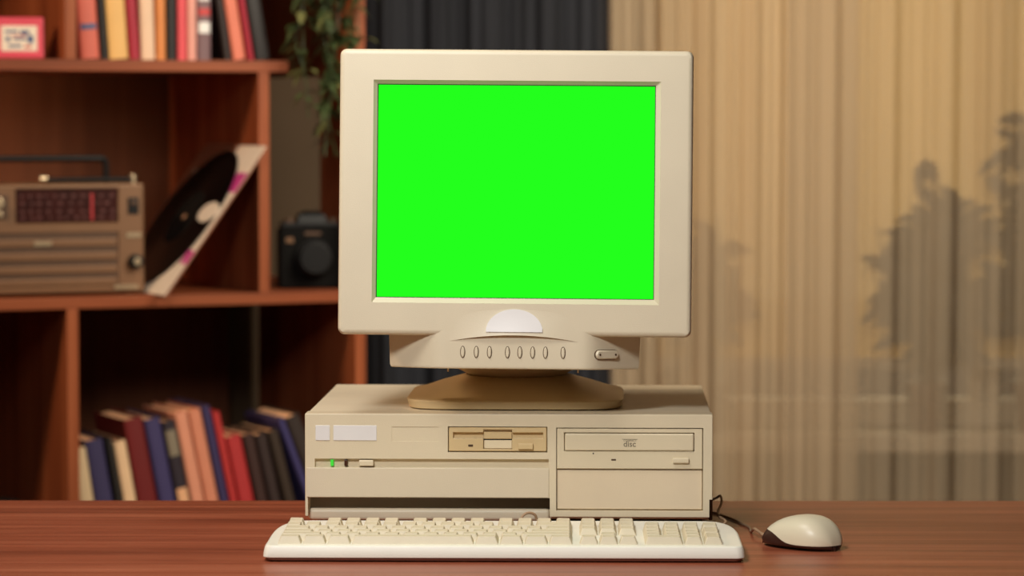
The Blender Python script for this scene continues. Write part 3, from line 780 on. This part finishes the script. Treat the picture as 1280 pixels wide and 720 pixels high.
# eight oval buttons and the power button
for px in (580, 597, 613.5, 636, 651.5, 667.5, 683.5, 705.5):
    x, z = hx(px), hz_(440.5); y = chin_y(x)
    def ov(rx_, rz_, yy): return [(x + rx_ * math.cos(2 * math.pi * k / 20), yy, z + rz_ * math.sin(2 * math.pi * k / 20)) for k in range(20)]
    rim = head('button_rim', loft([ov(.0027, .0064, y + .001), ov(.0027, .0064, y - .0002), ov(.0021, .0058, y - .0002)], cap=True), M['gap'])
    head('button', loft([ov(.0019, .0056, y + .001), ov(.0019, .0056, y - .0010), ov(.0012, .0046, y - .0017)]), M['mon'])
x, z = hx(759.5), hz_(442.5); y = chin_y(x); sl_ = math.atan((chin_y(x + .01) - chin_y(x - .01)) / .02)
pm = Matrix.Translation((x, y, z)) @ Matrix.Rotation(sl_, 4, 'Z')
pb = loft([[(p[0], yy, p[1]) for p in rrect(w, h, h / 2 * .98, n=6)] for w, h, yy in ((.0296, .0090, .002), (.0296, .0090, -.0016), (.0275, .0070, -.0028))]); pb.transform(pm)
rb = loft([[(p[0], yy, p[1]) for p in rrect(w, h, h / 2 * .98, n=6)] for w, h, yy in ((.0308, .0102, .002), (.0308, .0102, -.0003), (.03, .0094, -.0003))]); rb.transform(pm)
head('button_rim', rb, M['gap']); pw = head('power_button', pb, M['mon'])
for dx in (-.0105, .0105):
    c_ = cyl(bmesh.new(), (dx, -.0026, 0), (dx, -.0031, 0), .0012, .0012, 12); c_.transform(pm); obj('dimple', c_, M['gap'], pw)
for px in (560, 724):
    b = BX(hx(px) - .0008, hx(px) + .0008, .03, .032, zl - .004, zl + .001); head('latch', b, M['monlow'], smooth=0)

# ------------------------------------------------------------------ keyboard
KY = 3.158
kb = thing('keyboard', 'cream wired keyboard lying in front of the computer case', 'keyboard', (W(629.5, 700, KY + .02).x, KY, ZD), (0, 0, YAW * .55))
kw = .4795; kd = .178
def kplan(ins, n=14):
    pts = []; w = kw / 2 - ins
    fr = .008
    for cx_, cy_, a0, rx_, ry_ in ((w - .032, kd - ins - .10, 0, .032, .10), (-w + .032, kd - ins - .10, 90, .032, .10), (-w + fr, ins + fr, 180, fr, fr), (w - fr, ins + fr, 270, fr, fr)):
        for k in range(n + 1):
            a = R(a0 + 90 * k / n); e_ = .8 if ry_ > .05 else 1; pts.append((cx_ + rx_ * math.copysign(abs(math.cos(a)) ** e_, math.cos(a)), cy_ + ry_ * math.copysign(abs(math.sin(a)) ** e_, math.sin(a))))
    return pts
def ktop(y): return .0165 + .0035 * y / kd + .0
def kring(ins, zf): return [(x, y, zf(y)) for x, y in kplan(ins)]
shell = loft([kring(.004, lambda y: .0040), kring(.0006, lambda y: .0042), kring(0, lambda y: .0050), kring(.0004, lambda y: .0095), kring(.0018, lambda y: ktop(y) - .0016), kring(.0030, lambda y: ktop(y) - .0004), kring(.0050, lambda y: ktop(y)),])
ks = obj('keyboard_shell', shell, M['kb'], kb, smooth=50)
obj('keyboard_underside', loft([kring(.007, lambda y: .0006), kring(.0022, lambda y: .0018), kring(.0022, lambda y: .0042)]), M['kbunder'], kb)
for x in (-.2, .2):
    for y in (.02, .15): obj('foot', BX(x - .012, x + .012, y - .005, y + .005, 0, .0008), M['rubber'], kb)
U = .01968
KX0 = -.2262; KY0 = .0108
def key(x, row, wu=1, hu=1, extra=0):
    """x in units from the left, row 0 = nearest"""
    yb = KY0 + row * U + (.006 if row == 5 else 0)
    X0 = KX0 + x * U + .0005; X1 = KX0 + (x + wu) * U - .0005; Y0 = yb + .0005; Y1 = yb + hu * U - .0005
    zb = ktop(yb) - .001; hgt = (.0086, .0084, .0082, .0086, .0094, .0094)[row]
    zt0 = zb + hgt; tilt = (.0002, .0002, .0006, .0011, .0016, .0018)[row]
    ix, f_, b_ = .0026, .0030, .0018
    cxm, hwx = (X0 + X1) / 2, (X1 - X0) / 2
    def rr(hx_, ya, yb_, z, dz, rad): return [(cxm + p[0], (ya + yb_) / 2 + p[1], z + dz * (p[1] / ((yb_ - ya) / 2 + 1e-9))) for p in rrect(2 * hx_, yb_ - ya, rad, n=3)]
    rings = [rr(hwx, Y0, Y1, zb, 0, .0008), rr(hwx - .0001, Y0 + .0001, Y1 - .0001, zb + .001, 0, .0009), rr(hwx - ix, Y0 + f_, Y1 - b_, zt0 - .0006, tilt * .5, .0014), rr(hwx - ix - .0006, Y0 + f_ + .0006, Y1 - b_ - .0006, zt0, tilt * .5, .0012), rr(hwx - ix - .003, Y0 + f_ + .0026, Y1 - b_ - .0026, zt0 - .0005, tilt * .4, .001)]
    obj('key', loft(rings), M['key'], kb, smooth=30)
for r_, ws in enumerate([(1.25, 1.25, 1.25, 6.25, 1.25, 1.25, 1.25, 1.25), (2.25,) + (1,) * 10 + (2.75,), (1.75,) + (1,) * 11 + (2.25,), (1.5,) + (1,) * 12 + (1.5,), (1,) * 13 + (2,)]):
    x = 0
    for w_ in ws: key(x, r_, w_); x += w_
for x in (0, 2, 3, 4, 5, 6.5, 7.5, 8.5, 9.5, 11, 12, 13, 14): key(x, 5)
NV = 15.3
for i in range(3): key(NV + i, 0); key(NV + i, 3); key(NV + i, 4); key(NV + i, 5)
key(NV + 1, 1)
NP = 18.6
key(NP, 0, 2); key(NP + 2, 0); key(NP + 3, 0, 1, 2); key(NP + 3, 2, 1, 2)
for r_ in (1, 2, 3):
    for i in range(3): key(NP + i, r_)
for i in range(4): key(NP + i, 4)
# cord: loop behind the function keys, then along the back edge and up beside the case
kinv = (Matrix.Translation(kb.location) @ Matrix.Rotation(YAW * .55, 4, 'Z')).inverted()
def kl(px, py, Y): return kinv @ W(px, py, Y)
cpts = [Vector((.012, kd - .012, .012)), Vector((.014, kd + .001, .016)), kl(649, 652, 3.345), kl(655, 643.5, 3.347), kl(662, 641, 3.349), kl(669, 644, 3.351), kl(674, 653, 3.352)]
a_w = kb.matrix_world
def dpt(x, y, z): return kinv @ Vector((x, y, z))
cpts += [dpt(.05, 3.348, ZD + .004), dpt(.12, 3.346, ZD + .0022), dpt(.18, 3.343, ZD + .0022), kl(905, 655, 3.355), kl(898.5, 645, 3.39), kl(898, 638, 3.43), kl(902, 628, 3.46), kl(900.5, 620, 3.49), kl(896, 622, 3.53), kl(884, 628, 3.59), kl(860, 640, 3.66)]
obj('cord', tube(cpts, .0014, 8, 6), M['cord'], kb)

# ------------------------------------------------------------------ mouse
ml, mw, mh = .092, .060, .0345
mpos = W(1001, 681, 3.275)
ang = math.pi - R(42)                                       # nose points left and away
mr = thing('computer_mouse', 'ivory wired mouse with dark brown base right of the keyboard', 'mouse', (mpos.x + .0003, 3.272, ZD), (0, 0, ang))
# local +x = nose
NL, NA = 40, 36
def prof(t):   # t 0 rear .. 1 nose -> half width, height
    x = -ml / 2 + ml * t
    e = 1 - abs(2 * t - 1) ** 2.6
    w_ = (mw / 2) * (max(e, 0) ** .5) * (1 - .10 * t)
    hh = mh * (max(0, 1 - abs((t - .40) / (.40 if t < .4 else .60)) ** (2.4 if t < .4 else 2.1))) ** (.55 if t < .4 else .62)
    return x, w_, max(hh, .0)
rings_ = []
for i in range(NL + 1):
    t = .5 - .5 * math.cos(math.pi * i / NL); t = min(max(t, .0008), .9992)
    x, w_, hh = prof(t); hh = max(hh, .011 * (1 - abs(2 * t - 1) ** 12) + .004); rg = []
    for k in range(NA):
        a = 2 * math.pi * k / NA; c_, s_ = math.cos(a), math.sin(a)
        yy = w_ * math.copysign(abs(c_) ** .72, c_)
        zz = .0012 + (hh - .0012) * (.5 + .5 * 1) * max(s_, 0) ** .75 + .007 * 0
        if s_ >= 0: zz = .0075 + (hh - .0075) * s_ ** .8 if hh > .0075 else .0012 + (hh - .0012) * s_
        else: zz = .0075 + (.0075 - .0008) * -(abs(s_) ** .5); yy *= (1 - .12 * abs(s_))
        if s_ < -.85: pass
        rg.append(Vector((x, yy, max(zz, .0008))))
    rings_.append(rg)
def split_h(x):   # height of the seam between shell and base along the length
    t = (x + ml / 2) / ml
    return .0058 + .0128 / (1 + math.exp(-(t - .60) * 16))
def mouse_half(upper):
    bm = bmesh.new(); V = {}
    def vert(i, k):
        k %= NA
        if (i, k) not in V:
            p = rings_[i][k].copy(); V[(i, k)] = bm.verts.new(p)
        return V[(i, k)]
    for i in range(NL):
        for k in range(NA): bm.faces.new((vert(i, k), vert(i, k + 1), vert(i + 1, k + 1), vert(i + 1, k)))
    bm.faces.new([vert(0, k) for k in range(NA)]); bm.faces.new([vert(NL, k) for k in range(NA)])
    # cut along the seam: bisect by many small planes would be heavy; shift into seam space instead
    for v in bm.verts: v.co.z -= split_h(v.co.x)
    bmesh.ops.bisect_plane(bm, geom=bm.verts[:] + bm.edges[:] + bm.faces[:], plane_co=(0, 0, 0), plane_no=(0, 0, 1), clear_inner=upper, clear_outer=not upper)
    for v in bm.verts: v.co.z += split_h(v.co.x)
    if not upper:
        for v in bm.verts:
            if v.co.z > .0012: v.co.x *= .985; v.co.y *= .975
    return bm
obj('upper_shell', mouse_half(True), M['mouse'], mr, smooth=60)
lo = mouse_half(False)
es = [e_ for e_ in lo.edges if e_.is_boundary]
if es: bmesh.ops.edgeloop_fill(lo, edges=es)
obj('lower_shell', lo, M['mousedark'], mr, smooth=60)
# button seams
for yy in (.0,):
    sp = []
    for i in range(0, 9):
        t = .62 + .36 * i / 8; x, w_, hh = prof(t); sp.append((x, yy, max(hh, .0135) - .0001))
    obj('button_seam', tube(sp, .0003, 6, 3), M['gap'], mr)
minv = (Matrix.Translation(mr.location) @ Matrix.Rotation(ang, 4, 'Z')).inverted()
def m_l(px, py, Y): return minv @ W(px, py, Y)
cp = [Vector((ml / 2 - .006, 0, .008)), Vector((ml / 2 + .003, 0, .0085)), m_l(950, 665.5, 3.335), m_l(943, 661, 3.355), m_l(939, 655, 3.385), m_l(937, 650.5, 3.42), m_l(928, 647, 3.45), m_l(915, 642, 3.49), m_l(903, 638, 3.52), m_l(890, 635.5, 3.55), m_l(872, 636, 3.56)]
for i, p in enumerate(cp[2:]): p.z = max(p.z, .0016)
for i in range(2, len(cp)): cp[i].z = .0016 if i > 3 else cp[i].z
obj('cord', tube(cp, [.0022, .0016, .0014, .0014, .0014, .0014, .0014], 8, 6), M['cord'], mr)

# made-up fixture under the shelf, added to carry the bay fill light
ul = thing('added_shelf_light', 'small added light fixture under the upper shelf left of the radio', 'light', sh(-.85, .08, ZT[2] - TH), (0, 0, SH))
obj('added_housing', BX(-.07, .07, -.025, .025, -.012, 0, .002), M['frame'], ul)
obj('added_diffuser', BX(-.06, .06, -.018, .018, -.0145, -.012, .0008), mat('glowing diffuser', (255, 220, 170), emit=((255, 200, 140), 2)), ul)
# ------------------------------------------------------------------ lights
def area(name, loc, target, size, power, col, sy=None):
    l = bpy.data.lights.new(name, 'AREA'); l.energy = power; l.color = col; l.size = size
    if sy: l.shape = 'RECTANGLE'; l.size_y = sy
    o = bpy.data.objects.new(name, l); C.objects.link(o); o.location = loc
    o.rotation_euler = (Vector(target) - Vector(loc)).to_track_quat('-Z', 'Y').to_euler(); return o
sl_d = bpy.data.lights.new('ceiling_spot', 'SPOT'); sl_d.energy = 104; sl_d.color = (1, 1, .99); sl_d.shadow_soft_size = .17; sl_d.spot_size = R(60); sl_d.spot_blend = 1
sl_o = bpy.data.objects.new('ceiling_spot', sl_d); C.objects.link(sl_o); sl_o.location = (-.46, 1.62, 2.02)
sl_o.rotation_euler = (Vector((.06, 3.22, .92)) - Vector(sl_o.location)).to_track_quat('-Z', 'Y').to_euler()
area('desk_overhead_lamp', (-.33, 2.90, 1.90), (.0, 3.2, .80), .35, 7.0, (1, .95, .88))
area('shelf_lamp', (-1.75, 3.7, 2.1), (-.75, 5.0, .95),   .25, 21, (1, .72, .48))
area('bay_fill', sh(-.85, .08, 1.232), sh(-.75, .43, 1.12), .08, 8, (1, .68, .42))  # added fill for the left bay, no known source
bpy.data.lights['bay_fill'].spread = R(110)
area('curtain_fill', (.42, 4.15, 1.72), (.50, 5.5, .82), .8, 29, (1, .90, .73))  # added fill without a visible source, brightens the curtains
area('evening_light', (.86, YW + .75, 1.5), (.86, YW, 1.4), 1.4, 16, (1, .84, .52))
w = bpy.data.worlds.new('World'); bpy.context.scene.world = w; w.use_nodes = True
w.node_tree.nodes['Background'].inputs[0].default_value = (1, .74, .5, 1); w.node_tree.nodes['Background'].inputs[1].default_value = .07

# ------------------------------------------------------------------ camera
cam = bpy.data.cameras.new('camera'); co = bpy.data.objects.new('camera', cam); C.objects.link(co)
cam.sensor_width = 36; cam.lens = 36 * F / 1280; cam.clip_start = .05
co.location = (0, 0, ZC); co.rotation_euler = (math.pi / 2 - PITCH, 0, 0)
cam.dof.use_dof = True; cam.dof.focus_distance = 3.35; cam.dof.aperture_fstop = 5.0
bpy.context.scene.camera = co
vs_ = bpy.context.scene.view_settings
vs_.view_transform = 'Standard'; vs_.look = 'None'; vs_.exposure = 0; vs_.gamma = 1; vs_.use_curve_mapping = False
